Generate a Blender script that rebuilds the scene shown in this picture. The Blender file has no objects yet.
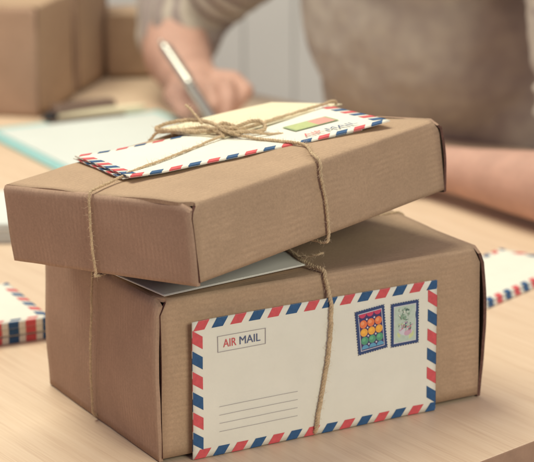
import bpy, bmesh, math, random
from math import sin, cos, pi, radians, sqrt
from mathutils import Vector, Matrix, noise, Quaternion
random.seed(7)
scene = bpy.context.scene
COL = scene.collection
V = Vector

# ------------------------------------------------------------------ materials
def S(r, g, b):
    f = lambda c: (c/255/12.92) if c/255 <= .04045 else ((c/255+.055)/1.055)**2.4
    return (f(r), f(g), f(b), 1)

def mat(name, col, rough=.7, spec=.3, metal=0, bump=0, bscale=400, var=0, vscale=20, sss=0, sheen=0, tint=None):
    m = bpy.data.materials.new(name); m.use_nodes = True
    nt = m.node_tree; N = nt.nodes; L = nt.links
    p = N['Principled BSDF']
    p.inputs['Base Color'].default_value = col
    p.inputs['Roughness'].default_value = rough
    p.inputs['Specular IOR Level'].default_value = spec
    p.inputs['Metallic'].default_value = metal
    if sss:
        p.inputs['Subsurface Weight'].default_value = sss
        p.inputs['Subsurface Radius'].default_value = (.02, .008, .004)
        p.inputs['Subsurface Scale'].default_value = .5
    if sheen: p.inputs['Sheen Weight'].default_value = sheen
    tc = N.new('ShaderNodeTexCoord')
    if var:
        n = N.new('ShaderNodeTexNoise'); n.inputs['Scale'].default_value = vscale; n.inputs['Detail'].default_value = 6
        n.inputs['Roughness'].default_value = .65
        L.new(tc.outputs['Object'], n.inputs['Vector'])
        r = N.new('ShaderNodeValToRGB')
        a = tuple(c*(1-var) for c in col[:3])+(1,); b = tuple(min(1, c*(1+var)) for c in col[:3])+(1,)
        if tint: a = tint
        r.color_ramp.elements[0].color = a; r.color_ramp.elements[1].color = b
        r.color_ramp.elements[0].position = .3; r.color_ramp.elements[1].position = .7
        L.new(n.outputs['Fac'], r.inputs['Fac']); L.new(r.outputs['Color'], p.inputs['Base Color'])
    if bump:
        n = N.new('ShaderNodeTexNoise'); n.inputs['Scale'].default_value = bscale; n.inputs['Detail'].default_value = 4
        L.new(tc.outputs['Object'], n.inputs['Vector'])
        bp = N.new('ShaderNodeBump'); bp.inputs['Strength'].default_value = bump; bp.inputs['Distance'].default_value = .001
        L.new(n.outputs['Fac'], bp.inputs['Height']); L.new(bp.outputs['Normal'], p.inputs['Normal'])
    return m

def kraft(name, col, mode, strength=.2, dark=1.0):
    """corrugated kraft board; mode: which local coordinate the flutes vary along"""
    m = bpy.data.materials.new(name); m.use_nodes = True
    nt = m.node_tree; N = nt.nodes; L = nt.links; p = N['Principled BSDF']
    p.inputs['Roughness'].default_value = .82; p.inputs['Specular IOR Level'].default_value = .22
    tc = N.new('ShaderNodeTexCoord'); sep = N.new('ShaderNodeSeparateXYZ'); L.new(tc.outputs['Object'], sep.inputs[0])
    def math_(op, a, b=None):
        n = N.new('ShaderNodeMath'); n.operation = op
        for i, v in enumerate((a, b)):
            if v is None: continue
            if isinstance(v, (int, float)): n.inputs[i].default_value = v
            else: L.new(v, n.inputs[i])
        return n.outputs[0]
    def noi(scale, detail, vec=None, rough=.6):
        n = N.new('ShaderNodeTexNoise'); n.inputs['Scale'].default_value = scale; n.inputs['Detail'].default_value = detail
        n.inputs['Roughness'].default_value = rough
        L.new(vec or tc.outputs['Object'], n.inputs['Vector']); return n.outputs['Fac']
    c = math_('ADD', sep.outputs['Y'], sep.outputs['Z']) if mode == 'wrap' else sep.outputs['Y']
    wob = math_('MULTIPLY', noi(9, 2), .012)
    ph = math_('MULTIPLY', math_('ADD', c, wob), 2*pi/.0045)
    fl = math_('MULTIPLY', math_('ADD', math_('SINE', ph), 1), .5)
    fl = math_('MULTIPLY', fl, math_('MULTIPLY', math_('MAXIMUM', math_('SUBTRACT', noi(30, 4), .42), 0), 4.5))               # flutes come and go
    # streaky fibres, stretched along the sheet
    mp = N.new('ShaderNodeMapping'); L.new(tc.outputs['Object'], mp.inputs[0])
    mp.inputs['Scale'].default_value = (160, 420, 420) if mode == 'wrap' else (300, 420, 180)
    fib = noi(1, 6, mp.outputs[0], .7)
    fine = noi(650, 4); blot = noi(18, 6)
    k = math_('ADD', math_('MULTIPLY', math_('SUBTRACT', fib, .5), .28), math_('MULTIPLY', math_('SUBTRACT', blot, .5), .30))
    k = math_('ADD', k, math_('MULTIPLY', math_('SUBTRACT', fine, .5), .45))
    k = math_('ADD', k, math_('MULTIPLY', math_('SUBTRACT', fl, .25), .10))
    mp2 = N.new('ShaderNodeMapping'); L.new(tc.outputs['Object'], mp2.inputs[0]); mp2.inputs['Rotation'].default_value = (.4, .9, .7); mp2.inputs['Scale'].default_value = (16, 130, 60)
    scr = math_('MULTIPLY', math_('MAXIMUM', math_('SUBTRACT', noi(1, 5, mp2.outputs[0], .7), .64), 0), 1.8)
    k = math_('ADD', k, scr)
    k = math_('ADD', k, 1.0)
    mx = N.new('ShaderNodeVectorMath'); mx.operation = 'SCALE'
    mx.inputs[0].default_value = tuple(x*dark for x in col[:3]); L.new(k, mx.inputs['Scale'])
    L.new(mx.outputs[0], p.inputs['Base Color'])
    bp = N.new('ShaderNodeBump'); bp.inputs['Strength'].default_value = strength; bp.inputs['Distance'].default_value = .0005
    h = math_('ADD', fl, math_('MULTIPLY', fine, .4)); L.new(h, bp.inputs['Height'])
    L.new(bp.outputs['Normal'], p.inputs['Normal'])
    return m

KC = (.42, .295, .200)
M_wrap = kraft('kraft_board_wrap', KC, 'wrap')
M_side = kraft('kraft_side_shade', (.385, .258, .187), 'side')  # same board, darker and pinker: shade of the end faces put into the colour
M_in = kraft('kraft_inside_shade', KC, 'side', dark=.16)  # kraft scaled down: shade inside notches and gaps painted into the board
M_edge = mat('cut_edge_gap_shade', (.13, .068, .055, 1), .9, .1, var=.35, vscale=500)  # cut board edges, darkened to paint the shade of the corner gaps
M_paper = mat('envelope_paper', (.75, .745, .67, 1), .75, .25, bump=.12, bscale=900, var=.03, vscale=30)
M_sheet = mat('white_sheet', (.88, .87, .82, 1), .75, .25, bump=.1, bscale=700)
M_back = mat('sheet_paper', (.63, .67, .65, 1), .75, .25, bump=.1, bscale=700, var=.03, vscale=12)
M_cream = mat('cream_paper', (.76, .69, .50, 1), .75, .25, bump=.12, bscale=900, var=.04, vscale=25)
M_red = mat('red_ink', (.60, .10, .115, 1), .7, .25, var=.12, vscale=300)
M_blue = mat('blue_ink', (.035, .10, .23, 1), .7, .25, var=.15, vscale=300)
M_grey = mat('grey_ink', (.33, .31, .33, 1), .8, .1)
M_darkg = mat('slate_ink', (.10, .13, .24, 1), .8, .1)
M_twine = mat('jute', (.56, .43, .28, 1), .9, .15, bump=.5, bscale=1500, var=.3, vscale=400)
M_fuzz = mat('jute_fibre', (.60, .47, .33, 1), .9, .15)
M_turq = mat('turquoise_board', (.30, .56, .57, 1), .5, .3, var=.05)
M_skin = mat('skin', (.50, .30, .24, 1), .6, .3, sss=.08, var=.16, vscale=16, bump=.2, bscale=300)
M_metal = mat('brushed_steel', (.56, .56, .52, 1), .25, .5, metal=.85)
M_dmetal = mat('dark_steel', (.36, .35, .33, 1), .3, .5, metal=.8)
M_black = mat('black_plastic', (.02, .018, .022, 1), .4)
M_clip = mat('brown_shade_clip', (.22, .15, .12, 1), .4, .4, metal=.5)  # brown chosen to stand in for a shaded patch
M_hair = mat('brown_hair', (.08, .045, .03, 1), .6, var=.4, vscale=60)
M_trouser = mat('navy_denim', (.05, .06, .10, 1), .9, var=.2, vscale=60)
M_wall = mat('painted_wall', (.80, .80, .77, 1), .8, .2, var=.03, vscale=3)
M_floor = mat('floor_boards', (.20, .15, .12, 1), .6, var=.2, vscale=4)

def wood():
    m = bpy.data.materials.new('birch_veneer'); m.use_nodes = True
    nt = m.node_tree; N = nt.nodes; L = nt.links; p = N['Principled BSDF']
    tc = N.new('ShaderNodeTexCoord')
    def noi(sc, detail, scale=(1, 1, 1), rough=.6, dist=0):
        m0 = N.new('ShaderNodeMapping'); m0.inputs['Rotation'].default_value = (0, 0, radians(9)); L.new(tc.outputs['Object'], m0.inputs[0])
        mp = N.new('ShaderNodeMapping'); mp.inputs['Scale'].default_value = scale; L.new(m0.outputs[0], mp.inputs[0])
        n = N.new('ShaderNodeTexNoise'); n.inputs['Scale'].default_value = sc; n.inputs['Detail'].default_value = detail
        n.inputs['Roughness'].default_value = rough; n.inputs['Distortion'].default_value = dist
        L.new(mp.outputs[0], n.inputs['Vector']); return n.outputs['Fac']
    a = noi(1, 5, (95, 2.6, 95), .6, .3); b = noi(1, 3, (600, 14, 600), .6); c = noi(3, 3, (1, .5, 1))
    d = noi(1, 1, (900, 60, 900))
    r = N.new('ShaderNodeValToRGB'); e = r.color_ramp.elements
    e[0].position = .30; e[0].color = (.55, .385, .275, 1); e[1].position = .68; e[1].color = (.75, .60, .46, 1)
    e2 = e.new(.48); e2.color = (.68, .52, .38, 1)
    def mm(op, x, y):
        n = N.new('ShaderNodeMath'); n.operation = op
        for i, v in enumerate((x, y)):
            if isinstance(v, (int, float)): n.inputs[i].default_value = v
            else: L.new(v, n.inputs[i])
        return n.outputs[0]
    s = mm('ADD', mm('MULTIPLY', a, .36), mm('ADD', mm('MULTIPLY', b, .44), mm('MULTIPLY', c, .2)))
    L.new(s, r.inputs['Fac']); L.new(r.outputs['Color'], p.inputs['Base Color'])
    p.inputs['Roughness'].default_value = .42; p.inputs['Specular IOR Level'].default_value = .35
    bp = N.new('ShaderNodeBump'); bp.inputs['Strength'].default_value = .12; bp.inputs['Distance'].default_value = .0004
    L.new(b, bp.inputs['Height']); L.new(bp.outputs['Normal'], p.inputs['Normal'])
    return m
M_wood = wood()
M_woodedge = mat('veneer_edge', (.42, .27, .19, 1), .6, .3, var=.12, vscale=60)

def knit():
    m = bpy.data.materials.new('striped_knit'); m.use_nodes = True
    nt = m.node_tree; N = nt.nodes; L = nt.links; p = N['Principled BSDF']
    uv = N.new('ShaderNodeAttribute'); uv.attribute_name = 'stripe'
    sn = N.new('ShaderNodeMath'); sn.operation = 'SINE'; L.new(uv.outputs['Fac'], sn.inputs[0])
    r = N.new('ShaderNodeValToRGB'); e = r.color_ramp.elements
    mr = N.new('ShaderNodeMapRange'); mr.inputs[1].default_value = -1; mr.inputs[2].default_value = 1
    L.new(sn.outputs[0], mr.inputs[0]); L.new(mr.outputs[0], r.inputs['Fac'])
    e[0].position = .25; e[0].color = (.27, .22, .21, 1); e[1].position = .8; e[1].color = (.44, .385, .33, 1)
    L.new(r.outputs['Color'], p.inputs['Base Color'])
    p.inputs['Roughness'].default_value = .95; p.inputs['Specular IOR Level'].default_value = .1; p.inputs['Sheen Weight'].default_value = .15
    n = N.new('ShaderNodeTexNoise'); n.inputs['Scale'].default_value = 250; tc = N.new('ShaderNodeTexCoord'); L.new(tc.outputs['Object'], n.inputs['Vector'])
    bp = N.new('ShaderNodeBump'); bp.inputs['Strength'].default_value = .4; bp.inputs['Distance'].default_value = .002
    L.new(n.outputs['Fac'], bp.inputs['Height']); L.new(bp.outputs['Normal'], p.inputs['Normal'])
    return m
M_knit = knit()

# ------------------------------------------------------------------ scene helpers
def link(o, parent=None):
    COL.objects.link(o)
    if parent: o.parent = parent
    return o
def tag(o, label=None, cat=None, group=None, kind=None):
    if label: o['label'] = label
    if cat: o['category'] = cat
    if group: o['group'] = group
    if kind: o['kind'] = kind
    return o
def empty(name, mtx, label, cat, group=None):
    o = bpy.data.objects.new(name, None); o.empty_display_size = .03; link(o); o.matrix_world = mtx
    return tag(o, label, cat, group)
def build(name, bm, mats, parent=None, smooth=False, weld=False):
    if weld: bmesh.ops.remove_doubles(bm, verts=bm.verts, dist=1e-6)
    me = bpy.data.meshes.new(name); bm.to_mesh(me); bm.free()
    if not isinstance(mats, (list, tuple)): mats = [mats]
    for m in mats: me.materials.append(m)
    if smooth:
        for p in me.polygons: p.use_smooth = True
    return link(bpy.data.objects.new(name, me), parent)
def box(bm, lo, hi, mi=0, bev=0):
    vs = [bm.verts.new((x, y, z)) for z in (lo[2], hi[2]) for y in (lo[1], hi[1]) for x in (lo[0], hi[0])]
    fs = [bm.faces.new([vs[i] for i in q]) for q in ((0, 2, 3, 1), (4, 5, 7, 6), (0, 1, 5, 4), (2, 6, 7, 3), (0, 4, 6, 2), (1, 3, 7, 5))]
    for f in fs: f.material_index = mi
    if bev:
        es = {e for f in fs for e in f.edges}
        bmesh.ops.bevel(bm, geom=list(es), offset=bev, segments=2, affect='EDGES', profile=.6)
def catmull(pts, n=10):
    pts = [V(p) for p in pts]; P = [pts[0]*2-pts[1]]+pts+[pts[-1]*2-pts[-2]]; out = []
    for i in range(1, len(P)-2):
        for k in range(n):
            t = k/n; a, b, c, d = P[i-1:i+3]
            out.append(.5*((2*b)+(c-a)*t+(2*a-5*b+4*c-d)*t*t+(3*b-a-3*c+d)*t**3))
    out.append(P[-2]); return out
def frames(path):
    fr = []; up = V((0, 0, 1)); T0 = (path[1]-path[0]).normalized()
    if abs(T0.z) > .9: up = V((1, 0, 0))
    n = (up-T0*up.dot(T0)).normalized()
    for i, p in enumerate(path):
        T = (path[min(i+1, len(path)-1)]-path[max(i-1, 0)])
        T = T.normalized() if T.length > 1e-9 else T0
        n = n-T*n.dot(T); n = n.normalized() if n.length > 1e-6 else T.orthogonal().normalized()
        fr.append((p, n, T.cross(n), T))
    return fr
def tube(bm, path, rad, seg=8, cap=True, mi=0):
    fr = frames(path); rings = []
    for i, (p, n, b, T) in enumerate(fr):
        r = rad[i] if isinstance(rad, (list, tuple)) else rad
        rings.append([bm.verts.new(p+(n*cos(2*pi*k/seg)+b*sin(2*pi*k/seg))*r) for k in range(seg)])
    for a, b in zip(rings, rings[1:]):
        for k in range(seg):
            bm.faces.new((a[k], a[(k+1) % seg], b[(k+1) % seg], b[k])).material_index = mi
    if cap:
        bm.faces.new(rings[0][::-1]).material_index = mi; bm.faces.new(rings[-1]).material_index = mi

# ------------------------------------------------------------------ camera (solved from the two parcels)
cam = bpy.data.cameras.new('camera'); co = link(bpy.data.objects.new('camera', cam)); scene.camera = co
R_, U_, F_ = V((.99997, -.00196, -.00755)), V((.0078, .25175, .96776)), V((0, .96779, -.25176))
F_ = U_.cross(R_).normalized(); R_ = F_.cross(U_).normalized(); U_ = R_.cross(F_)
co.matrix_world = Matrix(((R_.x, U_.x, -F_.x, 0), (R_.y, U_.y, -F_.y, 0), (R_.z, U_.z, -F_.z, .5612), (0, 0, 0, 1)))
cam.sensor_width = 36; cam.lens = 36*2025.5/534; cam.shift_x = .0403; cam.shift_y = -.0259
cam.clip_start = .05; cam.clip_end = 100
cam.dof.use_dof = True; cam.dof.focus_distance = 1.52; cam.dof.aperture_fstop = cam.lens/1000/.0165
cam.dof.aperture_blades = 9

# ------------------------------------------------------------------ parcels
def wob(p, s, amp, seed=0):
    return amp*noise.noise(V((p[0]*s+seed, p[1]*s+3.1*seed, p[2]*s+7)))

def parcel(mtx, L, W, H, label, group=None, seed=0, bulge=.002, detail=True, cat='cardboard box'):
    root = empty('cardboard_box', mtx, label, cat, group)
    t = .003
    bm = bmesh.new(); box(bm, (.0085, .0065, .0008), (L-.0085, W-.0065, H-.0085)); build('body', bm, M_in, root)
    # lid: front panel, top and back folded out of one sheet
    g = .0022; r = .0034
    prof = []                                            # (b, z, nb, nz)
    nz = 14
    for i in range(nz): prof.append((0, .0030+(H-r-.0030)*i/nz, -1, 0))
    for i in range(6):
        a = pi/2*i/5; prof.append((r-r*cos(a), H-r+r*sin(a), -cos(a), sin(a)))
    nb = 22
    for i in range(1, nb): prof.append((r+(W-2*r)*i/nb, H, 0, 1))
    for i in range(6):
        a = pi/2*i/5; prof.append((W-r+r*sin(a), H-r+r*cos(a), sin(a), cos(a)))
    for i in range(1, nz+1): prof.append((W, H-r-(H-r-.0006)*i/nz, 1, 0))
    na = 30; bm = bmesh.new(); O = []; I = []
    for i in range(na+1):
        u = i/na; ro, ri = [], []
        for (b, z, pb, pz) in prof:
            a = g+(L-2*g)*u
            if pz > .5: a += wob((0, b, z), 20, .0010, seed)*(1 if i in (0, na) else 0)
            if i in (0, na) and b < .0075 and z > H-.0085:
                a += .0052*(1-abs((b-(H-z))/.0085)**2)*(1 if i == 0 else -1)
            d = 0
            if pz == 1:
                d = wob((a, b, 0), 9, .0034, seed)+wob((a, b, 2), 28, .0010, seed)+.0012*sin(pi*u)*sin(pi*b/W)*1.0
                d *= min(1, min(b, W-b)/.03)
            elif pz == 0:
                d = (wob((a, 0, z), 10, .0022, seed+5)+wob((a, 3, z), 35, .0007, seed)+.0010*sin(pi*u))*min(1, (H-z)/.03)*min(1, (z+.01)/.03)*(1 if pb < 0 else .3)
            else: d = wob((a, b, z), 35, .0009, seed+2)
            bb = b+pb*d; zz = z+pz*d
            ro.append(bm.verts.new((a, bb, zz))); ri.append(bm.verts.new((a, bb-pb*t, zz-pz*t)))
        O.append(ro); I.append(ri)
    n = len(prof)
    for i in range(na):
        for j in range(n-1):
            bm.faces.new((O[i][j], O[i+1][j], O[i+1][j+1], O[i][j+1])).smooth = True
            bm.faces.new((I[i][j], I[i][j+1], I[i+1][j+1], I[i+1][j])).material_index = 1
        for j, k in ((0, 1), (n-1, -1)):
            q = (O[i][j], I[i][j], I[i+1][j], O[i+1][j]); bm.faces.new(q if k > 0 else q[::-1]).material_index = 2
    for i, k in ((0, 1), (na, -1)):
        for j in range(n-1):
            q = (O[i][j], O[i][j+1], I[i][j+1], I[i][j]); bm.faces.new(q if k > 0 else q[::-1]).material_index = 2 if prof[j][2] and not prof[j][3] else 0
    build('lid', bm, [M_wrap, M_in, M_edge], root)
    # end panels: double walled flaps, bowed, rounded along the top fold, standing a hair off the corner
    for side in (0, 1):
        bm = bmesh.new(); nbb, nzz = 26, 20; O = []; I = []
        z0, z1 = .0003, H-.0006; b0, b1 = (.0022 if side else .0019), W-.002
        for i in range(nbb+1):
            ro, ri = [], []
            for j in range(nzz+1):
                u = i/nbb; w = j/nzz; b = b0+(b1-b0)*u; z = z0+(z1-z0)*w
                d = bulge*(.25+sin(pi*w)*(.55+.45*(1 if u < .5 else .4)*abs(cos(pi*u)))) + wob((0, b, z), 13, .0026, seed+9+side)+wob((1, b, z), 40, .0006, seed)
                if side: d += .0022+.0012*sin(pi*w)
                edge = .0014*sin(pi*w)*(1-u)**6                    # near edge creeps outwards
                roll = .0018*max(0, (w-.97)/.03)**2               # the fold turns in at the top
                not_ = (.0066*max(0, 1-b/.010) if w > .93 else 0)
                a = -d+roll+.0006; z_ = z-not_*.9
                if side: a = L-a
                b_ = b-edge+wob((z*4, 1, side), 9, .0006, seed)
                ro.append(bm.verts.new((a, b_, z_))); ri.append(bm.verts.new((a+(t if not side else -t), b_, z_)))
            O.append(ro); I.append(ri)
        def fc(q, mi=0, sm=False):
            f = bm.faces.new(q if side else q[::-1]); f.material_index = mi; f.smooth = sm
        for i in range(nbb):
            for j in range(nzz):
                fc((O[i][j], O[i+1][j], O[i+1][j+1], O[i][j+1]), 0, True)
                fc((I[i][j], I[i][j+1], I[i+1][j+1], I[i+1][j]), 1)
            fc((O[i][nzz], O[i+1][nzz], I[i+1][nzz], I[i][nzz]), 0); fc((O[i+1][0], O[i][0], I[i][0], I[i+1][0]), 2)
        for j in range(nzz):
            fc((O[0][j], O[0][j+1], I[0][j+1], I[0][j]), 2 if side else 0); fc((O[nbb][j+1], O[nbb][j], I[nbb][j], I[nbb][j+1]), 2)
        bmesh.ops.recalc_face_normals(bm, faces=bm.faces)
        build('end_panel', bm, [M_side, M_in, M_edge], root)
    return root

def frame_mtx(o, ex, ey):
    ex = V(ex).normalized(); ey = V(ey); ey = (ey-ex*ey.dot(ex)).normalized(); ez = ex.cross(ey)
    return Matrix(((ex.x, ey.x, ez.x, o[0]), (ex.y, ey.y, ez.y, o[1]), (ex.z, ey.z, ez.z, o[2]), (0, 0, 0, 1)))
LW, LL, LH = .2085, .2912, .1271
yaw = .5043
MX_low = frame_mtx((-.0652, 1.4238, .0006), (cos(yaw), sin(yaw), 0), (-sin(yaw), cos(yaw), 0))
UW, UL, UH = .2069, .2874, .0613
u_nb, u_rb, u_lb = V((-.0337, 1.3857, .149)), V((.1631, 1.5945, .1656)), V((-.1829, 1.5278, .130))
MX_up = frame_mtx(u_nb, u_rb-u_nb, u_lb-u_nb)
parcel(MX_low, LL, LW, LH, 'deep brown kraft box at the bottom of the pile, airmail envelope on its front', seed=1, bulge=.0022)
parcel(MX_up, UL, UW, UH, 'flatter brown kraft box lying askew on top of the deeper box', seed=4, bulge=.0012)
def kyaw(x, y, deg): a = radians(deg); return frame_mtx((x, y, .0006), (cos(a), sin(a), 0), (-sin(a), cos(a), 0))
parcel(kyaw(-.279, 2.702, 76), .150, .235, .151, 'blurred kraft box standing at the far left, its corner nearest the clipboard', seed=11, detail=False)
parcel(kyaw(-.2385, 2.868, 77), .150, .22, .20, 'taller blurred kraft box directly behind the far left box', seed=13, detail=False)
parcel(kyaw(-.205, 2.985, 4), .105, .085, .097, 'small dim kraft box half hidden behind the bent forearm', seed=17, detail=False)

# ------------------------------------------------------------------ text
def text_bm(bm, s, x, y, z, h, w=None, mi=0, shear=0, bold=.0, rot=0):
    cu = bpy.data.curves.new('t', 'FONT'); cu.body = s; cu.size = 1; cu.offset = bold; cu.resolution_u = 4
    o = bpy.data.objects.new('t', cu); COL.objects.link(o)
    dg = bpy.context.evaluated_depsgraph_get(); dg.update()
    me = bpy.data.meshes.new_from_object(o.evaluated_get(dg))
    xs = [v.co.x for v in me.vertices]; ys = [v.co.y for v in me.vertices]
    sx = h/(max(ys)-min(ys)) if w is None else w/(max(xs)-min(xs)); sy = h/(max(ys)-min(ys))
    vs = []
    for v in me.vertices:
        X, Y = (v.co.x-min(xs))*sx, (v.co.y-min(ys))*sy
        vs.append(bm.verts.new((x+X*cos(rot)-Y*sin(rot), y+X*sin(rot)+Y*cos(rot), z)))
    for p in me.polygons:
        try:
            f = bm.faces.new([vs[i] for i in p.vertices]); f.material_index = mi
            f.normal_update()
            if f.normal.z < 0: f.normal_flip()
        except ValueError: pass
    bpy.data.objects.remove(o); bpy.data.curves.remove(cu); bpy.data.meshes.remove(me)

# ------------------------------------------------------------------ airmail envelopes
def envelope_bm(L=.22, W=.11, T=.0012, nx=44, ny=22, phase=0, puff=.0008, stripes=True, top_only=False):
    """local: x length, y width, z up; slots: paper, red, blue"""
    bm = bmesh.new()
    def zt(x, y):                                          # pillow of the filled envelope
        e = min(x, L-x, y, W-y); return T+puff*min(1, max(0, e)/.02)**.6
    def sheet(zf, flip):
        g = [[bm.verts.new((L*i/nx, W*j/ny, zf(L*i/nx, W*j/ny))) for j in range(ny+1)] for i in range(nx+1)]
        for i in range(nx):
            for j in range(ny):
                q = (g[i][j], g[i+1][j], g[i+1][j+1], g[i][j+1]); f = bm.faces.new(q[::-1] if flip else q); f.smooth = True
        return g
    a = sheet(zt, False); b = sheet(lambda x, y: 0.0, True)
    for i in range(nx):
        bm.faces.new((b[i][0], b[i+1][0], a[i+1][0], a[i][0])); bm.faces.new((b[i+1][ny], b[i][ny], a[i][ny], a[i+1][ny]))
    for j in range(ny):
        bm.faces.new((b[0][j+1], b[0][j], a[0][j], a[0][j+1])); bm.faces.new((b[nx][j], b[nx][j+1], a[nx][j+1], a[nx][j]))
    if stripes:
        pitch = .0160; sl = .0098; lean = .0048; bx = .0070; by = .0086; e = .00022
        def quad(pts, mi):
            vs = [bm.verts.new(p) for p in pts]; f = bm.faces.new(vs); f.material_index = mi
        def strip(corner_fn, length, ph, leanv, mi0):
            k = 0; s = ph
            while s < length-.002:
                s0, s1 = max(s, .0006), min(s+sl, length-.0006)
                mi = (1, 2)[(k+mi0) % 2]
                if s1-s0 > .002 and (mi0 == 0 or s+sl+leanv < length): corner_fn(s0, s1, leanv, mi, length)
                s += pitch; k += 1
        def cl(v, n): return min(max(v, .0), n)
        def along_x(y0, sy):
            def fn(s0, s1, ln, mi, n):
                m = 4
                for q in range(m):
                    f0, f1 = q/m, (q+1)/m
                    ya, yb = y0+sy*bx*f0, y0+sy*bx*f1
                    sh0 = ln*(f0 if sy > 0 else 1-f0); sh1 = ln*(f1 if sy > 0 else 1-f1)
                    xs = [cl(s0+sh0, n), cl(s1+sh0, n), cl(s1+sh1, n), cl(s0+sh1, n)]
                    ys = [ya, ya, yb, yb]
                    if sy < 0: xs = xs[::-1]; ys = ys[::-1]
                    quad([(x, y, zt(x, y)+e) for x, y in zip(xs, ys)], mi)
                xx0, xx1 = (s0, s1) if sy > 0 else (cl(s0+ln, n), cl(s1+ln, n))
                yy = y0-sy*e; q = [(xx0, yy, e), (xx1, yy, e), (xx1, yy, T+e), (xx0, yy, T+e)]
                quad(q if sy > 0 else q[::-1], mi)
            return fn
        def along_y(x0, sx):
            def fn(s0, s1, ln, mi, n):
                m = 4
                for q in range(m):
                    f0, f1 = q/m, (q+1)/m
                    xa, xb = x0+sx*by*f0, x0+sx*by*f1
                    sh0 = -ln*(f0 if sx > 0 else 1-f0); sh1 = -ln*(f1 if sx > 0 else 1-f1)
                    ys = [cl(s0+sh0+ln, n), cl(s1+sh0+ln, n), cl(s1+sh1+ln, n), cl(s0+sh1+ln, n)]
                    xs = [xa, xa, xb, xb]
                    if sx > 0: xs = xs[::-1]; ys = ys[::-1]
                    quad([(x, y, zt(x, y)+e) for x, y in zip(xs, ys)], mi)
                xx = x0-sx*e; ya, yb = s0, s1
                q = [(xx, yb, e), (xx, ya, e), (xx, ya, T+e), (xx, yb, T+e)]
                quad(q if sx > 0 else q[::-1], mi)
            return fn
        strip(along_x(0, 1), L, .0008+phase, lean, 0); strip(along_x(W, -1), L, .0005+phase, lean, 0)
        strip(along_y(0, 1), W-bx+.001, .0064, .0058, 1); strip(along_y(L, -1), W-bx+.001, .0064, .0058, 1)
    return bm
def bend(bm, fn):
    for v in bm.verts:
        v.co = fn(v.co)
EM = [M_paper, M_red, M_blue]

# --- 1. envelope standing against the front of the lower box
E1 = MX_low @ frame_mtx((.0242, -.0052, .0004), (1, 0, 0), (0, 0, 1))       # local x = a, y = z, z = outwards (-b)
env1 = empty('airmail_envelope', E1, 'white airmail envelope with two stamps standing against the front of the lower box', 'envelope')
def f1(c):
    x, y, z = c; u = x/.22; w = y/.11
    z += .0006*sin(pi*u)+.0028*max(0, (.16-u)/.16)**2*(.3+w)*.6+.0016*max(0, (u-.8)/.2)**2
    z += .0012*noise.noise(V((x*14, y*14, 3)))+.0004*noise.noise(V((x*45, y*45, 8)))
    return V((x, y, z))
bm = envelope_bm(.2185, .1085, .0009); bend(bm, f1); build('envelope_body', bm, EM, env1)
# printing: framed AIR MAIL, four address lines
bm = bmesh.new()
zz = .0023
def rect(bm, x0, y0, x1, y1, z, mi, n=1):
    for i in range(n):
        a, b = x0+(x1-x0)*i/n, x0+(x1-x0)*(i+1)/n
        f = bm.faces.new([bm.verts.new(p) for p in ((a, y0, z), (b, y0, z), (b, y1, z), (a, y1, z))]); f.material_index = mi
fx0, fy0, fx1, fy1, lw = .0212, .0815, .0628, .0943, .0005
rect(bm, fx0, fy0, fx1, fy0+lw, zz, 2, 8); rect(bm, fx0, fy1-lw, fx1, fy1, zz, 2, 8)
rect(bm, fx0, fy0+lw, fx0+lw, fy1-lw, zz, 2); rect(bm, fx1-lw, fy0+lw, fx1, fy1-lw, zz, 2)
text_bm(bm, 'AIR', .0262, .0848, zz, .0062, .0112, 0)
text_bm(bm, 'MAIL', .0402, .0848, zz, .0062, .0180, 1)
bend(bm, f1); build('air_mail_lettering', bm, [M_red, M_darkg, M_grey], env1); bm = bmesh.new()
for y in (.0385, .0318, .0252, .0186): rect(bm, .022, y, .0905, y+.00038, zz, 3, 12)
bend(bm, f1); build('address_lines', bm, [M_red, M_darkg, M_grey, M_grey], env1)

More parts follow.
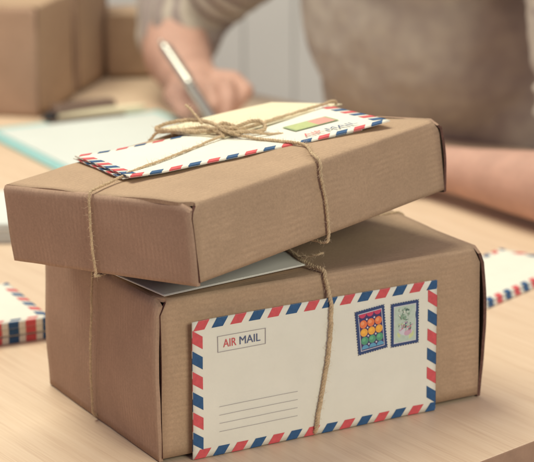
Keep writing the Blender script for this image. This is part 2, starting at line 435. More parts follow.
def stamp_bm(w, h, kind):
    """perforated blue-edged stamp; slots 0 blue edge,1 pale frame, 2.. picture"""
    bm = bmesh.new(); z = .0002
    # perforated outline
    nt_x, nt_y = round(w/.0023), round(h/.0023); pts = []
    def side(p, q, n):
        p, q = V(p), V(q); d = (q-p)/n; nn = V((-d.y, d.x)).normalized()
        for i in range(n):
            for f, o in ((.0, 0), (.22, 0), (.36, .55), (.5, .75), (.64, .55), (.78, 0)):
                pts.append(p+d*(i+f)+nn*o*.0011)
    side((0, 0), (w, 0), nt_x); side((w, 0), (w, h), nt_y); side((w, h), (0, h), nt_x); side((0, h), (0, 0), nt_y)
    o = [bm.verts.new((p.x, p.y, z)) for p in pts]; c = bm.verts.new((w/2, h/2, z))
    for i in range(len(o)): bm.faces.new((o[i], o[(i+1) % len(o)], c)).material_index = 0
    def disc(x, y, rx, ry, mi, zz, n=20, a0=0, a1=2*pi, rot=0):
        cc = bm.verts.new((x, y, zz)); vs = []
        for k in range(n+1):
            a = a0+(a1-a0)*k/n; X, Y = rx*cos(a), ry*sin(a)
            vs.append(bm.verts.new((x+X*cos(rot)-Y*sin(rot), y+X*sin(rot)+Y*cos(rot), zz)))
        for k in range(n): bm.faces.new((cc, vs[k], vs[k+1])).material_index = mi
    m = .0027
    rect(bm, m, m, w-m, h-m, z+.00008, 1)
    m2 = m+.0006
    if kind == 0:
        iw, ih = w-2*m2, h-2*m2; cols = 3; rows = 5; st = ih/4.35
        bands = [(3, 0, .14), (4, .14, .36), (6, .36, .6), (7, .6, .8), (8, .8, 1)]
        for mi, a, b in bands: rect(bm, m2, m2+ih*a, w-m2, m2+ih*b, z+.00016, 2)
        order = [3, 4, 6, 7, 8]
        for r in range(5):
            y = m2+ih*(.07+.2275*r); y = m2+st*(.12+r)
            for cidx in range(3):
                x = m2+iw*(cidx+.5)/3
                rr = iw/6*.96
                a0, a1 = (0, 2*pi)
                if r == 0: a0, a1 = 0, pi
                if r == 4:
                    a0, a1 = pi, 2*pi; y = h-m2
                disc(x, y, rr, rr, order[r] if not (r == 2 and cidx == 2) else 6, z+.00024, 22, a0, a1)
                if 0 < r < 4: disc(x-rr*.22, y+rr*.25, rr*.5, rr*.45, 9+r-1, z+.0003, 14)
        for r in range(4):
            for cidx in range(2): disc(m2+iw*(cidx+1)/3, m2+st*(.62+r), .0008, .0008, 1, z+.00032, 8)
    else:
        iw, ih = w-2*m2, h-2*m2
        rect(bm, m2, m2, w-m2, h-m2, z+.00016, 3)
        disc(w*.42, h*.66, iw*.36, ih*.24, 10, z+.00024, 22, rot=.5)
        disc(w*.74, h*.62, iw*.14, ih*.26, 10, z+.0003, 18, rot=-.2)
        disc(w*.52, h*.27, iw*.40, ih*.17, 5, z+.0003, 24, rot=-.15)
        disc(w*.52, h*.33, iw*.33, ih*.12, 1, z+.00036, 24, rot=-.15)
        disc(w*.60, h*.29, iw*.18, ih*.08, 6, z+.00042, 18, rot=.3)
        rnd = random.Random(3)
        for k in range(44):
            mi = rnd.choice((7, 2, 8, 9, 6, 4, 10, 5))
            disc(w*(.25+.5*rnd.random()), h*(.36+.18*rnd.random()), .0005+.0009*rnd.random(), .0004+.0006*rnd.random(), mi, z+.0005+k*.000012, 8, rot=rnd.random()*3)
        for k in range(30):
            disc(w*(.3+.35*rnd.random()), h*(.58+.28*rnd.random()), .0004+.0009*rnd.random(), .0005+.0012*rnd.random(), rnd.choice((7, 4, 9, 4, 10, 10)), z+.0008+k*.000012, 8, rot=rnd.random()*3)
    return bm
def ink(n, r, g, b): return mat(n, S(r, g, b), .55, .3, var=.08, vscale=400)
SB = mat('stamp_blue', (.045, .075, .19, 1), .6, .3, var=.1, vscale=500)
SF = ink('stamp_frame', 205, 205, 215)
S1 = [SB, SF, ink('ink_navy', 75, 65, 110), ink('ink_sky', 100, 160, 195), ink('ink_green', 90, 155, 125), ink('ink_gap', 60, 60, 100), ink('ink_amber', 232, 170, 80), ink('ink_orange', 228, 125, 80), ink('ink_crimson', 200, 75, 105), ink('ink_green_light', 110, 180, 140), ink('ink_amber_light', 245, 185, 80), ink('ink_orange_light', 240, 160, 115)]
S2 = [SB, SF, ink('ink_dusty_blue', 70, 95, 130), ink('ink_pale_green', 185, 202, 190), ink('ink_leaf', 135, 165, 145), ink('ink_yellow_green', 200, 210, 160), ink('ink_lilac', 200, 165, 185), ink('ink_dark_leaf', 85, 110, 105), ink('ink_rose', 195, 130, 140), ink('ink_white', 225, 225, 215), ink('ink_mist', 190, 205, 195)]
def place_stamp(kind, x, y, w, h, rot, label, mats):
    bm = stamp_bm(w, h, kind)
    cr, sr = cos(rot), sin(rot)
    bend(bm, lambda c: f1(V((x+c.x*cr-c.y*sr, y+c.x*sr+c.y*cr, .0021+c.z))))
    o = build('stamp', bm, mats, env1); o['label'] = label
place_stamp(0, .1452, .0580, .0272, .0362, radians(5.5), 'stamp printed with rows of rainbow coloured balls', S1)
place_stamp(1, .1752, .0595, .0262, .0360, radians(.5), 'pale green stamp showing a bowl and flowers', S2)

# --- 2. on the upper box: one airmail envelope with a second beneath it, and a cream card
def up_mtx(a, b, z, ang): return MX_up @ Matrix.Translation((a, b, UH+z)) @ Matrix.Rotation(ang, 4, 'Z')
ang = -.3677
ea = empty('airmail_envelope', up_mtx(.0360, .1045, .0010, ang-.02), 'airmail envelope peeping out under the other one on the upper box', 'envelope')
def lift(c):                                                # the right hand end springs off the lid, the left corner curls slightly
    x, y, z = c
    z += .0008+.0026*max(0, (x-.15)/.07)**1.6+.0015*max(0, (.03-x)/.03)+.0008*noise.noise(V((x*18, y*18, 1)))
    return V((x, y, z))
bm = envelope_bm(.205, .112, .0006, phase=.004, puff=.0003); bend(bm, lambda c: lift(c)+V((0, .0035, -.0012))); build('envelope_body', bm, EM, ea)
eb = empty('airmail_envelope', up_mtx(.0368, .0994, .0018, ang), 'white airmail envelope lying on the upper box under the bow, stamped at its right end', 'envelope')
bm = envelope_bm(.226, .116, .0010, puff=.0005); bend(bm, lift); build('envelope_body', bm, EM, eb)
bm = bmesh.new(); zz = .0029
text_bm(bm, 'AIR', .156, .0115, zz, .0092, .0175, 0, bold=0.0); text_bm(bm, 'MAIL', .177, .0115, zz, .0092, .0265, 1, bold=0.0)
bend(bm, lift); build('air_mail_lettering', bm, [M_red, M_darkg], eb)
GL = [ink('label_green', 180, 192, 135), ink('label_pink', 212, 155, 145), ink('label_rim', 150, 168, 125)]
bm = bmesh.new(); zz = .0023
rect(bm, .161, .0395, .201, .0635, zz, 2, 10); rect(bm, .163, .0412, .183, .0618, zz+.0001, 0, 6); rect(bm, .183, .0412, .199, .0618, zz+.0001, 1, 5)
bend(bm, lift); o = build('stamp', bm, GL, eb); o['label'] = 'long green and pink stamp with a dark green rim'
# cream card
ec = empty('cream_envelope', up_mtx(.164, .122, .0046, radians(-4)), 'plain cream envelope lying across the back of the airmail envelope on the upper box', 'envelope')
def fcard(c):
    x, y, z = c; z += .0010*sin(pi*x/.14)-.0036*(y/.088)*(x/.14)+.0007*noise.noise(V((x*15, y*15, 5))); return V((x, y, z))
bm = envelope_bm(.135, .088, .0008, puff=.0005, stripes=False); bend(bm, fcard); build('envelope_body', bm, M_cream, ec)

# --- 3. sheet sandwiched between the boxes
bm = bmesh.new(); N1 = 20
em = MX_low @ frame_mtx((.0065, .0015, LH+.0022), (cos(radians(1.5)), sin(radians(1.5))+.02, 0), (-.05, 1, 0))
es = empty('folded_sheet', em, 'white folded sheet pinched between the two stacked boxes', 'paper sheet')
bm = bmesh.new(); pts = [(0, 0), (.135, .013), (.155, .118), (.03, .13), (-.0045, .078)]
def poly_sheet(bm, pts, z0, t, mi=0):
    top = [bm.verts.new((x, y, z0+t)) for x, y in pts]; bot = [bm.verts.new((x, y, z0)) for x, y in pts]
    bm.faces.new(top); bm.faces.new(bot[::-1]); n = len(pts)
    for i in range(n): bm.faces.new((bot[i], bot[(i+1) % n], top[(i+1) % n], top[i]))
poly_sheet(bm, pts, 0, .0004); build('sheet_layer', bm, M_sheet, es)
bm = bmesh.new(); poly_sheet(bm, [(x*.99+.0005, y*.98+.0012) for x, y in pts], .0005, .0003); build('sheet_layer', bm, M_sheet, es)

# --- 4. loose stack of airmail envelopes on the table, left
cx, cy = -.1755, 1.7309
d1 = V((-cos(radians(25)), -sin(radians(25))))              # near long edge, leading left
d2 = V((-.2203+.1755, 1.8003-1.7309)).normalized()
STG = 'airmail envelopes stacked on the table at the left'
labs = ['lowest airmail envelope of the stack on the table at left', 'middle airmail envelope of the stack on the table at left', 'topmost airmail envelope of the stack on the table at left, its blank face showing']
for k in range(3):
    z0 = .0004+k*.0071; j = (0, .0006, -.0004)[k]
    # local x = to the right along the near edge, y = away
    mt = frame_mtx((cx+d1.x*.22+j, cy+d1.y*.22+j, z0), (-d1.x, -d1.y, 0), (-(-d1.y), -d1.x, 0))
    e = empty('airmail_envelope', mt @ Matrix.Rotation(radians((0, .5, -.4)[k]), 4, 'Z'), labs[k], 'envelope', None)
    bm = envelope_bm(.22, .12, .0060, puff=.0006, phase=.004); bend(bm, lambda c: V((c.x, c.y, c.z-.0006*(c.z > .004)*(c.y < .004)))); build('envelope_body', bm, EM, e)

# --- 5. two envelopes lying on the table at the right
p0, p1 = V((.2271, 1.8122)), V((.2767, 1.8734)); d = (p1-p0).normalized(); nrm = V((-d.y, d.x))
for k, (z0, off, rot, lb) in enumerate(((.0004, .0, 0, 'lower airmail envelope of the pair lying on the table behind the deep box at right'), (.0030, .002, .8, 'upper airmail envelope of the pair lying on the table behind the deep box at right'))):
    o0 = p0-d*.05+nrm*off
    e = empty('airmail_envelope', frame_mtx((o0.x, o0.y, z0), (d.x, d.y, 0), (nrm.x, nrm.y, 0)) @ Matrix.Rotation(radians(rot), 4, 'Z'), lb, 'envelope')
    bm = envelope_bm(.22, .088, .0022, puff=.0004, phase=.004*k); build('envelope_body', bm, EM, e)

# ------------------------------------------------------------------ twine
def twine(bm, pts, R=.0013, n=12, fuzz=1.4, seed=0, strands=3):
    rnd = random.Random(seed)
    path = catmull(pts, n)
    # resample evenly
    out = [path[0]]; step = .0011
    for p in path[1:]:
        while (p-out[-1]).length > step:
            out.append(out[-1]+(p-out[-1]).normalized()*step)
    path = out
    for i, p in enumerate(path):
        q = V((noise.noise(p*130+V((seed, 0, 0))), noise.noise(p*130+V((0, seed, 9))), noise.noise(p*130+V((5, 0, seed)))))
        path[i] = p+q*.0004
    if len(path) < 4: return
    fr = frames(path)
    for s in range(strands):
        pl = []; rl = []
        for i, (p, nn, b, T) in enumerate(fr):
            a = 2*pi*s/strands+i*step/.0085*2*pi
            k = 1+.22*noise.noise(V((i*.07, s*3, seed)))
            pl.append(p+(nn*cos(a)+b*sin(a))*R*.48*k); rl.append(R*.60*k)
        tube(bm, pl, rl, 6)
    for k in range(int(len(path)*.9*fuzz)):
        p, nn, b, T = rnd.choice(fr); a = rnd.random()*2*pi; o = nn*cos(a)+b*sin(a)
        l = rnd.uniform(.0012, .0055); dd = (o*.8+T*rnd.uniform(-1, 1)+V((rnd.uniform(-.4, .4),)*3)).normalized()
        s0 = p+o*R*.8; s2 = s0+dd*l; mid = (s0+s2)/2+V((rnd.uniform(-1, 1), rnd.uniform(-1, 1), rnd.uniform(-1, 1)))*l*.2
        tube(bm, [s0, mid, s2], [.00009, .00008, .00003], 3, False, 1)
TM = [M_twine, M_fuzz]
# twine round the upper box (box coordinates: a along, b across, z up)
tu = empty('twine', MX_up, 'jute twine tied in a bow around the upper box and its envelopes', 'twine')
H = UH; K = (.171, .125)
bm = bmesh.new()
# along the box: left end, over the envelopes to the knot, then to the right end and underneath
twine(bm, [(.14, .110, -.002), (.06, .109, -.002), (.002, .1075, -.0022), (-.0022, .107, .002), (-.0028, .1065, .02), (-.0030, .1045, .04), (-.0022, .103, H-.003), (.002, .1035, H+.0022), (.02, .108, H+.0024),
           (.04, .1105, H+.0038), (.055, .1115, H+.0052), (.10, .117, H+.0052), (.14, .1225, H+.0058), (K[0], K[1], H+.0075)], seed=1, R=.00105)
build('cord', bm, TM, tu)
bm = bmesh.new()
twine(bm, [(K[0], K[1], H+.0075), (.20, .123, H+.0078), (.24, .119, H+.0085), (.275, .116, H+.009), (.293, .1145, H+.0085), (UL+.0018, .114, H-.001), (UL+.0045, .1135, H-.01), (UL+.005, .113, .03), (UL+.003, .112, .002), (UL-.003, .111, -.0022), (.22, .111, -.002), (.14, .110, -.002)], seed=2)
build('cord', bm, TM, tu)
bm = bmesh.new()     # across the box, down the front face
twine(bm, [(.152, .09, -.002), (.142, .03, -.002), (.1375, .001, -.0022), (.1378, -.0030, .001), (.1388, -.0036, .012), (.1385, -.0040, .03), (.1365, -.0040, .045), (.1370, -.0034, H-.003), (.1385, .001, H+.0028), (.146, .012, H+.0034),
           (.1635, .0335, H+.0042), (.166, .05, H+.0050), (.168, .08, H+.0052), (.169, .105, H+.0064), (K[0], K[1], H+.0075)], seed=3)
build('cord', bm, TM, tu)
bm = bmesh.new()
twine(bm, [(K[0], K[1], H+.0075), (.169, .15, H+.0085), (.168, .18, H+.0075), (.165, .2, H+.0055), (.164, UW+.0005, H+.0005), (.163, UW+.003, H-.004), (.162, UW+.0035, .03), (.16, UW+.002, .001), (.158, UW-.004, -.0022), (.152, .09, -.002)], seed=4)
build('cord', bm, TM, tu)
bm = bmesh.new()     # the knot itself
kz = H+.0088
twine(bm, [(K[0]-.008, K[1]-.003, kz-.002), (K[0]-.003, K[1]+.006, kz+.003), (K[0]+.005, K[1]+.004, kz+.0045), (K[0]+.007, K[1]-.004, kz+.001), (K[0], K[1]-.008, kz-.001), (K[0]-.006, K[1], kz+.0035), (K[0]+.002, K[1]+.007, kz+.002), (K[0]+.008, K[1]+.002, kz-.001), (K[0]+.002, K[1]-.007, kz+.003), (K[0]-.006, K[1]+.003, kz+.005), (K[0]+.003, K[1]+.006, kz+.006), (K[0]+.007, K[1]-.003, kz+.003)], R=.0015, seed=5, fuzz=1.6)
build('knot', bm, TM, tu)
bm = bmesh.new()     # bow loop to the left/back
twine(bm, [(K[0], K[1], kz), (.179, .146, kz+.003), (.184, .170, kz+.0045), (.180, .194, kz+.003), (.171, .206, kz+.000), (.166, .201, kz-.001), (.168, .185, kz-.0015), (.168, .16, kz-.001), (K[0]+.002, K[1]+.004, kz)], seed=6, R=.00165, fuzz=2.2)
build('bow_loop', bm, TM, tu)
bm = bmesh.new()     # bow loop to the right
twine(bm, [(K[0], K[1], kz), (.180, .121, kz+.0025), (.189, .117, kz+.0045), (.195, .111, kz+.004), (.195, .105, kz+.001), (.189, .103, kz-.002), (.181, .110, kz-.0015), (K[0], K[1]-.002, kz)], seed=7, R=.00165, fuzz=2.2)
build('bow_loop', bm, TM, tu)
bm = bmesh.new()     # second pass of the tie, lying loosely against the first
twine(bm, [(K[0]+.006, K[1]-.006, kz), (K[0]-.004, K[1]+.012, kz+.003), (.176, .158, kz+.001), (.172, .182, kz-.002), (.169, .200, kz-.004)], seed=21, fuzz=1.5)
build('loose_end', bm, TM, tu)
bm = bmesh.new()
twine(bm, [(.176, .158, kz+.004), (.180, .166, kz+.007), (.183, .176, kz+.013), (.1845, .184, kz+.017)], seed=8, fuzz=3, R=.0011)
build('loose_end', bm, TM, tu)
bm = bmesh.new()
twine(bm, [(K[0], K[1], kz), (.166, .116, kz+.001), (.172, .104, kz+.001), (.184, .095, kz-.003), (.196, .086, kz-.005)], seed=9, fuzz=2, R=.0011)
build('loose_end', bm, TM, tu)

# twine round the lower box, with the knot that props the tilted box
tl = empty('twine', MX_low, 'jute twine wrapped around the deep lower box, crossing its airmail envelope', 'twine')
H = LH; K = (.1500, .108)
bm = bmesh.new()
twine(bm, [(K[0], K[1], H+.008), (.10, .105, H+.003), (.02, .104, H+.0018), (-.0015, .1035, H+.001), (-.0048, .1035, H-.006), (-.0058, .105, .09), (-.0062, .108, .06), (-.0056, .1095, .03), (-.0040, .111, .007), (-.0010, .1115, .0026), (.006, .112, .0024)], seed=11, R=.0010)
build('cord', bm, TM, tl)
bm = bmesh.new()
twine(bm, [(K[0], K[1], H+.008), (.1475, .080, H+.005), (.144, .05, H+.0044), (.140, .030, H+.0044), (.1405, .012, H+.0032), (.1425, .0005, H+.0026), (.1420, -.0030, H-.002), (.1440, -.0052, H-.013), (.1440, -.0088, .105), (.1430, -.0100, .085), (.1400, -.0102, .060), (.1355, -.0098, .035), (.1320, -.0095, .015), (.1305, -.0085, .0042), (.1300, -.003, .0012)], seed=12, R=.0017)
build('cord', bm, TM, tl)
bm = bmesh.new()
twine(bm, [(K[0], K[1], H+.008), (.20, .112, H+.002), (.26, .118, H+.0022), (.284, .120, H+.0026), (LL+.001, .121, H+.001), (LL+.0048, .121, H-.008), (LL+.0065, .119, .06), (LL+.004, .116, .004)], seed=13)
build('cord', bm, TM, tl)
bm = bmesh.new()
twine(bm, [(K[0], K[1], H+.008), (.154, .16, H+.002), (.157, LW-.004, H+.0018), (.158, LW+.0025, H-.004), (.158, LW+.0045, .06), (.158, LW+.003, .004)], seed=14)
build('cord', bm, TM, tl)
bm = bmesh.new()
for q in range(2):
    twine(bm, [(K[0]-.01, K[1]-.006, H+.004), (K[0]-.004, K[1]+.008, H+.011+q*.002), (K[0]+.008, K[1]+.005, H+.013), (K[0]+.009, K[1]-.006, H+.007), (K[0], K[1]-.009, H+.004), (K[0]-.008, K[1]+.001, H+.012), (K[0]+.004, K[1]+.008, H+.006)], R=.0017, seed=15+q)
build('knot', bm, TM, tl)
bm = bmesh.new()
twine(bm, [(.140, .030, H+.006), (.1415, .020, H+.009), (.145, .012, H+.012), (.149, .010, H+.0135)], R=.0008, seed=18, fuzz=3)
build('loose_end', bm, TM, tl)

# ------------------------------------------------------------------ table and room
D1 = V((.737, .676, 0)).normalized(); DM = V((-D1.y, D1.x, 0))
s0, s1, t0, t1 = .35, 1.945, .931, 2.75
tb = empty('table', frame_mtx(D1*s0+DM*t0, D1, DM), 'pale birch table with a straight banded edge, under both parcels', 'table')
tb.location.z = 0
bm = bmesh.new(); Wd, Dp = s1-s0, t1-t0
box(bm, (0, 0, -.026), (Wd, Dp, 0), 0, .0012)
for f in bm.faces:
    if abs(f.normal.z) < .5: f.material_index = 1
bm.normal_update()
for f in bm.faces: f.material_index = 0 if f.normal.z > .8 else 1
build('tabletop', bm, [M_wood, M_woodedge], tb)
bm = bmesh.new()
for lo, hi in (((.06, .06, -.09), (Wd-.06, .08, -.0265)), ((.06, Dp-.08, -.09), (Wd-.06, Dp-.06, -.0265)), ((.06, .0805, -.09), (.08, Dp-.0805, -.0265)), ((Wd-.08, .0805, -.09), (Wd-.06, Dp-.0805, -.0265))): box(bm, lo, hi)
build('apron', bm, M_woodedge, tb)
for (x, y) in ((.05, .05), (Wd-.05, .05), (.05, Dp-.05), (Wd-.05, Dp-.05)):
    bm = bmesh.new(); tube(bm, [V((x, y, -.735)), V((x, y, -.0905))], [.018, .026], 12); build('leg', bm, M_woodedge, tb, True)
bm = bmesh.new(); box(bm, (-4, -2, -.80), (4, 3.99, -.735)); tag(build('floor', bm, M_floor), kind='structure')
bm = bmesh.new(); box(bm, (-4, 4.0, -.735), (4, 4.1, 2.4)); tag(build('wall', bm, M_wall), kind='structure')
# grooved white panelling behind, planks standing on the wall
bm = bmesh.new(); x = -3.0
while x < 3.0:
    box(bm, (x, 3.975, -.735), (x+.0985, 3.9985, 2.3), 0, .003); x += .100
tag(build('wall_panelling', bm, M_wall), kind='structure')

# ------------------------------------------------------------------ clipboard, sheet, marker, paper pad
u = V((.88, .47, 0)).normalized(); v = V((u.y, -u.x, 0))
cb_o = V((-.3506, 2.612, .0006))
cbm = frame_mtx(cb_o+v*.34, u, -v)            # local x right along far edge, y away from camera
cb = empty('clipboard', cbm, 'turquoise clipboard lying on the table with an added brown clip by the far left boxes', 'clipboard')
bm = bmesh.new(); box(bm, (0, 0, 0), (.262, .34, .003), 0, .001); build('board', bm, M_turq, cb)
bm = bmesh.new(); box(bm, (.095, .322, .0032), (.205, .352, .008), 0, .0015); box(bm, (.105, .328, .008), (.195, .350, .026), 0, .004)
tube(bm, [V((.11, .336, .012)), V((.19, .336, .012))], .004, 8); build('clip', bm, M_clip, cb)  # added clip, tall and brown, stands in for a shadow on the table
bm = bmesh.new(); box(bm, (.016, .006, .0033), (.246, .318, .0046)); pp = build('paper_sheet', bm, M_back)
pp.matrix_world = cbm; tag(pp, 'blank white paper clipped on the turquoise clipboard', 'paper sheet')
def pen_thing(tip, top, label, cat, R, parts, name='pen'):
    tip, top = V(tip), V(top); T = (top-tip); Ln = T.length; q = T.to_track_quat('Z', 'Y')
    m = Matrix.Translation(tip) @ q.to_matrix().to_4x4(); e = empty(name, m, label, cat); parts(e, Ln); return e
def marker(e, L):
    bm = bmesh.new(); tube(bm, [V((0, 0, z)) for z in (0, .004, .016, L-.012, L-.004, L)], [.002, .0038, .0052, .0052, .0046, .003], 16); build('barrel', bm, M_cream, e, True)
    bm = bmesh.new(); tube(bm, [V((0, 0, z)) for z in (L-.0115, L-.011, L+.004, L+.006)], [.0054, .0058, .0054, .003], 16); build('cap', bm, M_black, e, True)
pen_thing((-.135, 2.712, .0125), (-.262, 2.652, .0125), 'cream marker with a black end lying across the top of the clipboard', 'marker', .005, marker, 'marker')
pad = empty('paper_pad', frame_mtx((-.245, 2.055, 0.0004), (-.985, -.02, 0), (0.02, -.985, 0)), 'thick white paper pad on the table beyond the left corner of the upper box', 'paper pad')
bm = bmesh.new()
for k in range(5): box(bm, (.0005*(k % 2), -.15+.0006*(k % 3), k*.0042), (.20, .0007*(k % 2), k*.0042+.0040), 0, .0008)
build('sheet_layers', bm, M_back, pad)

# ------------------------------------------------------------------ person
def capsule(bm, p0, p1, r0, r1, seg=20, flat=None):
    """tapered limb with round ends"""
    p0, p1 = V(p0), V(p1); T = (p1-p0).normalized(); path = []; rad = []
    for k in range(5): a = pi/2*(1-k/5); path.append(p0-T*r0*sin(a)); rad.append(max(.0004, r0*cos(a)))
    path.append(p0); rad.append(r0)
    for k in range(1, 4): path.append(p0.lerp(p1, k/4)); rad.append(r0+(r1-r0)*k/4)
    path.append(p1); rad.append(r1)
    for k in range(1, 6): a = pi/2*k/5; path.append(p1+T*r1*sin(a)); rad.append(max(.0004, r1*cos(a)))
    tube(bm, path, rad, seg)
def chain(bm, pts):
    for (a, ra), (b, rb) in zip(pts, pts[1:]): capsule(bm, a, b, ra, rb)
def ellips(bm, c, rx, ry, rz, rot=None):
    m = Matrix.Translation(c) @ (rot.to_4x4() if rot else Matrix.Identity(4)) @ Matrix.Diagonal((rx, ry, rz, 1))
    bmesh.ops.create_icosphere(bm, subdivisions=4, radius=1, matrix=m)
def remeshed(name, bm, vox, smooth, matl, parent, disp=None, stripe=None, inv=None):
    me = bpy.data.meshes.new('tmp'); bm.to_mesh(me); bm.free(); o = bpy.data.objects.new('tmp', me); COL.objects.link(o)
    md = o.modifiers.new('r', 'REMESH'); md.mode = 'VOXEL'; md.voxel_size = vox
    sm = o.modifiers.new('s', 'SMOOTH'); sm.iterations = smooth; sm.factor = .6
    dg = bpy.context.evaluated_depsgraph_get(); dg.update(); m2 = bpy.data.meshes.new_from_object(o.evaluated_get(dg))
    bpy.data.objects.remove(o); m2.name = name
    if disp:
        ns = [vv.normal.copy() for vv in m2.vertices]
        for vv, n in zip(m2.vertices, ns): vv.co = vv.co+n*disp(vv.co, n)
    if stripe:
        at = m2.attributes.new('stripe', 'FLOAT', 'POINT')
        for i, vv in enumerate(m2.vertices): at.data[i].value = stripe(vv.co)
    for p in m2.polygons: p.use_smooth = True
    m2.materials.clear(); m2.materials.append(matl)
    if inv is not None: m2.transform(inv)
    return link(bpy.data.objects.new(name, m2), parent)

FN = V((-.68, -.73, 0)).normalized()          # the way she faces
SD = V((-.73, .68, 0)).normalized()           # towards her right
rsh, rel, rwr = V((.12, 2.70, .29)), V((-.095, 2.89, .125)), V((-.062, 2.722, .045))
lsh, lel, lwr = V((.395, 2.39, .26)), V((.385, 2.010, .052)), V((.215, 2.240, .036))
hipc = V((.32, 2.86, -.24)); waist = V((.30, 2.71, -.02)); chest = V((.245, 2.63, .15)); neck0 = V((.235, 2.53, .32)); head = neck0+V((-.07, -.09, .17))
per = empty('person', Matrix.Translation((hipc.x, hipc.y, -.735)), 'person in a beige striped knit top seated at the table, writing with a steel pen', 'person')
PI_ = per.matrix_world.inverted()
bm = bmesh.new()
rot = Matrix((( -SD.x, -FN.x, 0), (-SD.y, -FN.y, 0), (0, 0, 1)))
def slab(bm, c, hw, hd, hh): ellips(bm, c, hw, hd, hh, rot)
slab(bm, hipc, .18, .13, .14); slab(bm, waist, .145, .10, .17); slab(bm, chest, .165, .11, .17)
slab(bm, neck0-V((0, 0, .05)), .17, .08, .07)
capsule(bm, neck0-V((0, 0, .05)), head-V((.0, .0, .04)), .058, .05)
ellips(bm, head+V((0, 0, .02)), .076, .095, .115, rot); ellips(bm, head+FN*.03-V((0, 0, .06)), .055, .06, .055, rot)
ellips(bm, head+FN*.098-V((0, 0, .0)), .012, .016, .024, rot)                         # nose
for s in (-1, 1):
    ellips(bm, head+SD*s*.078, .010, .02, .032, rot)                                   # ears
    capsule(bm, head+FN*.083+SD*s*.018+V((0, 0, .035)), head+FN*.075+SD*s*.045+V((0, 0, .035)), .008, .006)
capsule(bm, head+FN*.083+SD*.018-V((0, 0, .048)), head+FN*.083-SD*.018-V((0, 0, .048)), .009, .009)   # lips
chain(bm, [(rsh, .052), (rel, .042)]); lcf = V((.380, 2.215, .125)); chain(bm, [(lsh, .052), (lcf, .045), (lel, .042)])
# forearms with muscle taper
chain(bm, [(rel, .048), (V((-.097, 2.85, .100)), .051), (V((-.093, 2.79, .070)), .048), (V((-.080, 2.745, .052)), .040), (rwr, .030)])
fw = (lwr-lel)
chain(bm, [(lel, .045), (lel+fw*.22+V((0, 0, .001)), .043), (lel+fw*.5, .036), (lel+fw*.8, .028), (lwr, .025)])
for s in (1, -1):   # thighs and shins under the table
    hp = hipc+SD*s*.09; kn = hp+FN*.40-V((0, 0, .0)); chain(bm, [(hp, .088), (kn, .06), (kn-V((0, 0, .42))-FN*.05, .038)])
    ft = kn-V((0, 0, .45))-FN*.05; capsule(bm, ft, ft+FN*.16, .036, .028)
# right hand: holding the pen
def P(x, y, z): return V((-.058+(x+.058)*1.12, 2.688+(y-2.70)*1.1, z*1.04))
def finger(bm, pts, r0, r1):
    n = len(pts)-1; chain(bm, [(p, (r0+(r1-r0)*i/n)*1.08) for i, p in enumerate(pts)])
chain(bm, [(rwr, .029), (P(-.066, 2.712, .043), .026), (P(-.060, 2.692, .038), .025)])
capsule(bm, P(-.088, 2.688, .034), P(-.038, 2.684, .044), .018, .017)                  # knuckle row
capsule(bm, P(-.082, 2.715, .036), P(-.044, 2.715, .044), .020, .018)
finger(bm, [P(-.038, 2.686, .048), P(-.026, 2.664, .052), P(-.024, 2.645, .036), P(-.028, 2.636, .018)], .0108, .0080)   # index
finger(bm, [P(-.055, 2.682, .045), P(-.046, 2.652, .047), P(-.042, 2.635, .031), P(-.038, 2.638, .014)], .0110, .0082)   # middle
finger(bm, [P(-.073, 2.682, .040), P(-.068, 2.652, .041), P(-.060, 2.637, .026), P(-.052, 2.645, .011)], .0108, .0080)   # ring
finger(bm, [P(-.090, 2.686, .033), P(-.088, 2.660, .032), P(-.079, 2.646, .020), P(-.069, 2.652, .010)], .0100, .0072)   # little
finger(bm, [P(-.050, 2.718, .048), P(-.020, 2.702, .050), P(-.004, 2.675, .042), P(-.018, 2.650, .026)], .0150, .0080)   # thumb
# left hand resting flat
hd = fw.normalized(); sd = V((hd.y, -hd.x, 0))
hb = lwr+hd*.05-V((0, 0, .014)); capsule(bm, lwr+hd*.02-sd*.012-V((0, 0, .006)), hb-sd*.022+hd*.02, .018, .012); capsule(bm, lwr+hd*.02+sd*.012-V((0, 0, .006)), hb+sd*.022+hd*.02, .018, .012)
capsule(bm, hb-sd*.012+hd*.02, hb+sd*.012+hd*.02, .013, .013)
for k, (o, ln) in enumerate(((-.027, .052), (-.009, .066), (.009, .072), (.027, .064))):
    b0 = hb+sd*o+hd*.024; finger(bm, [b0, b0+hd*ln*.45+V((0, 0, .004))+sd*o*.15, b0+hd*ln*.8+sd*o*.2-V((0, 0, .006)), b0+hd*ln+sd*o*.2-V((0, 0, .012))], .0088, .0066)
finger(bm, [lwr+hd*.02-sd*.02-V((0, 0, .008)), lwr+hd*.045-sd*.045-V((0, 0, .012)), lwr+hd*.075-sd*.055-V((0, 0, .018))], .013, .008)
remeshed('body', bm, .0035, 4, M_skin, per, inv=PI_)
# knit top
bm = bmesh.new()
slab(bm, hipc+V((0, 0, .05)), .20, .15, .12); slab(bm, waist, .215, .135, .19); slab(bm, chest, .195, .128, .17); slab(bm, neck0-V((0, 0, .055)), .19, .095, .07)
slab(bm, (waist+chest)/2, .20, .125, .16); slab(bm, V((.36, 2.60, .06)), .13, .10, .15)
chain(bm, [(rsh, .070), (rsh.lerp(rel, .6), .066), (rel+V((.006, -.005, -.002)), .061)])
chain(bm, [(lsh, .070), (lsh.lerp(lcf, .5), .060), (lcf, .056)])
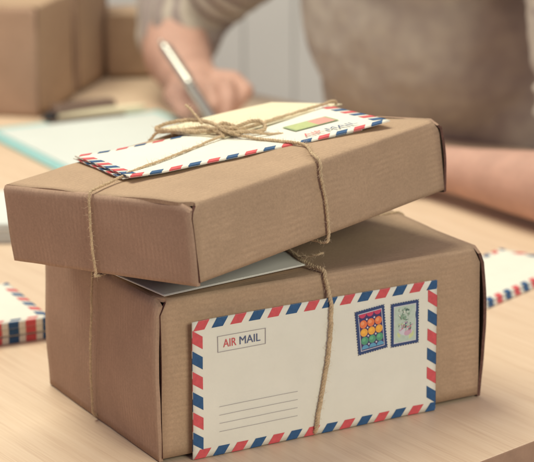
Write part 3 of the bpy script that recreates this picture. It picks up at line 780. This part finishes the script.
# rolled cuffs
cr = (V((-.093, 2.80, .075))-rel).normalized()
chain(bm, [(rel, .060), (rel+cr*.066, .059)])
capsule(bm, lcf, lcf+(lel-lcf).normalized()*.015, .062, .060)
def folds(c, n):
    d = .011*noise.noise(V((c.x*9+c.z*9, c.y*9, c.z*5)))+.0035*noise.noise(c*30)
    # rolls of the cuffs
    for e, ax in ((rel, cr), ):
        if (c-e).length < .16: d += .004*sin((c-e).dot((rsh-rel).normalized())*230+2*noise.noise(c*12))
    if (c-lel).length < .24 and c.x > .31 and c.y < 2.4: d += .004*sin(c.z*210+2*noise.noise(c*12))
    return d
axr = (rsh-rel).normalized()
def stripe(c):
    if (c-rel).dot(axr) < .24 and c.x < .09: return (c-rel).dot(axr)*2*pi/.023
    if c.x > .33 and c.y < 2.42: return c.z*2*pi/.023
    return .25+.22*noise.noise(V((c.x*7, c.y*7, c.z*5)))+.4*noise.noise(c*60)
remeshed('knit_top', bm, .005, 3, M_knit, per, folds, stripe, PI_)
bm = bmesh.new()
slab(bm, hipc-V((0, 0, .02)), .19, .145, .125)
for s in (1, -1):
    hp = hipc+SD*s*.09; kn = hp+FN*.40; chain(bm, [(hp, .096), (kn, .070), (kn-V((0, 0, .38))-FN*.05, .052)])
remeshed('trousers', bm, .007, 3, M_trouser, per, lambda c, n: .005*noise.noise(c*12), None, PI_)
bm = bmesh.new()
ellips(bm, head-FN*.022+V((0, 0, .045)), .086, .092, .108, rot); ellips(bm, head-FN*.07-V((0, 0, .03)), .07, .05, .12, rot)
remeshed('hair', bm, .006, 2, M_hair, per, lambda c, n: .004*noise.noise(V((c.x*60, c.y*60, c.z*10))), None, PI_)

def steel(e, L):
    bm = bmesh.new(); tube(bm, [V((0, 0, z)) for z in (0, .003, .012, .022, L*.55, L*.56, L*.57, L-.006, L-.001)], [.0006, .0016, .0040, .0062, .0070, .0076, .0070, .0066, .0050], 18); build('barrel', bm, M_metal, e, True)
    bm = bmesh.new(); box(bm, (-.0020, .0082, L*.58), (.0020, .0100, L-.008), 0, .0005); box(bm, (-.0020, .003, L-.0125), (.0020, .0081, L-.0085), 0, .0004); build('clip', bm, M_metal, e)
    bm = bmesh.new(); tube(bm, [V((0, 0, L*.52)), V((0, 0, L*.545))], .0078, 18); build('joint_ring', bm, M_dmetal, e, True)
    bm = bmesh.new(); tube(bm, [V((0, 0, L-.001)), V((0, 0, L+.006))], .0026, 12); build('push_button', bm, M_metal, e, True)
pen_thing((-.028, 2.585, .001), (-.108, 2.650, .1095), 'slim brushed steel pen held in the writing hand', 'pen', .005, steel)

# ------------------------------------------------------------------ light
w = bpy.data.worlds.new('World'); scene.world = w; w.use_nodes = True
bg = w.node_tree.nodes['Background']; bg.inputs[0].default_value = (.86, .68, .80, 1); bg.inputs[1].default_value = .38
def area(name, loc, target, size, power, col):
    l = bpy.data.lights.new(name, 'AREA'); l.shape = 'RECTANGLE'; l.size = size[0]; l.size_y = size[1]; l.energy = power; l.color = col
    o = link(bpy.data.objects.new(name, l)); o.location = loc; o.rotation_euler = (V(target)-V(loc)).to_track_quat('-Z', 'Y').to_euler(); return o
area('overhead_key', (-.7, 2.3, 2.2), (0, 1.75, 0), (1.6, 1.3), 68, (1, .97, .76))  # large soft key above the back left, source unseen
area('front_fill', (1.35, -.5, 1.25), (.12, 1.55, .05), (1.0, .8), 36, (1, .985, .77))  # added fill from the front right, no actual lamp there
scene.view_settings.view_transform = 'Standard'; scene.view_settings.look = 'None'; scene.view_settings.exposure = 0
scene.cycles.use_denoising = True
scene.cycles.max_bounces = 6
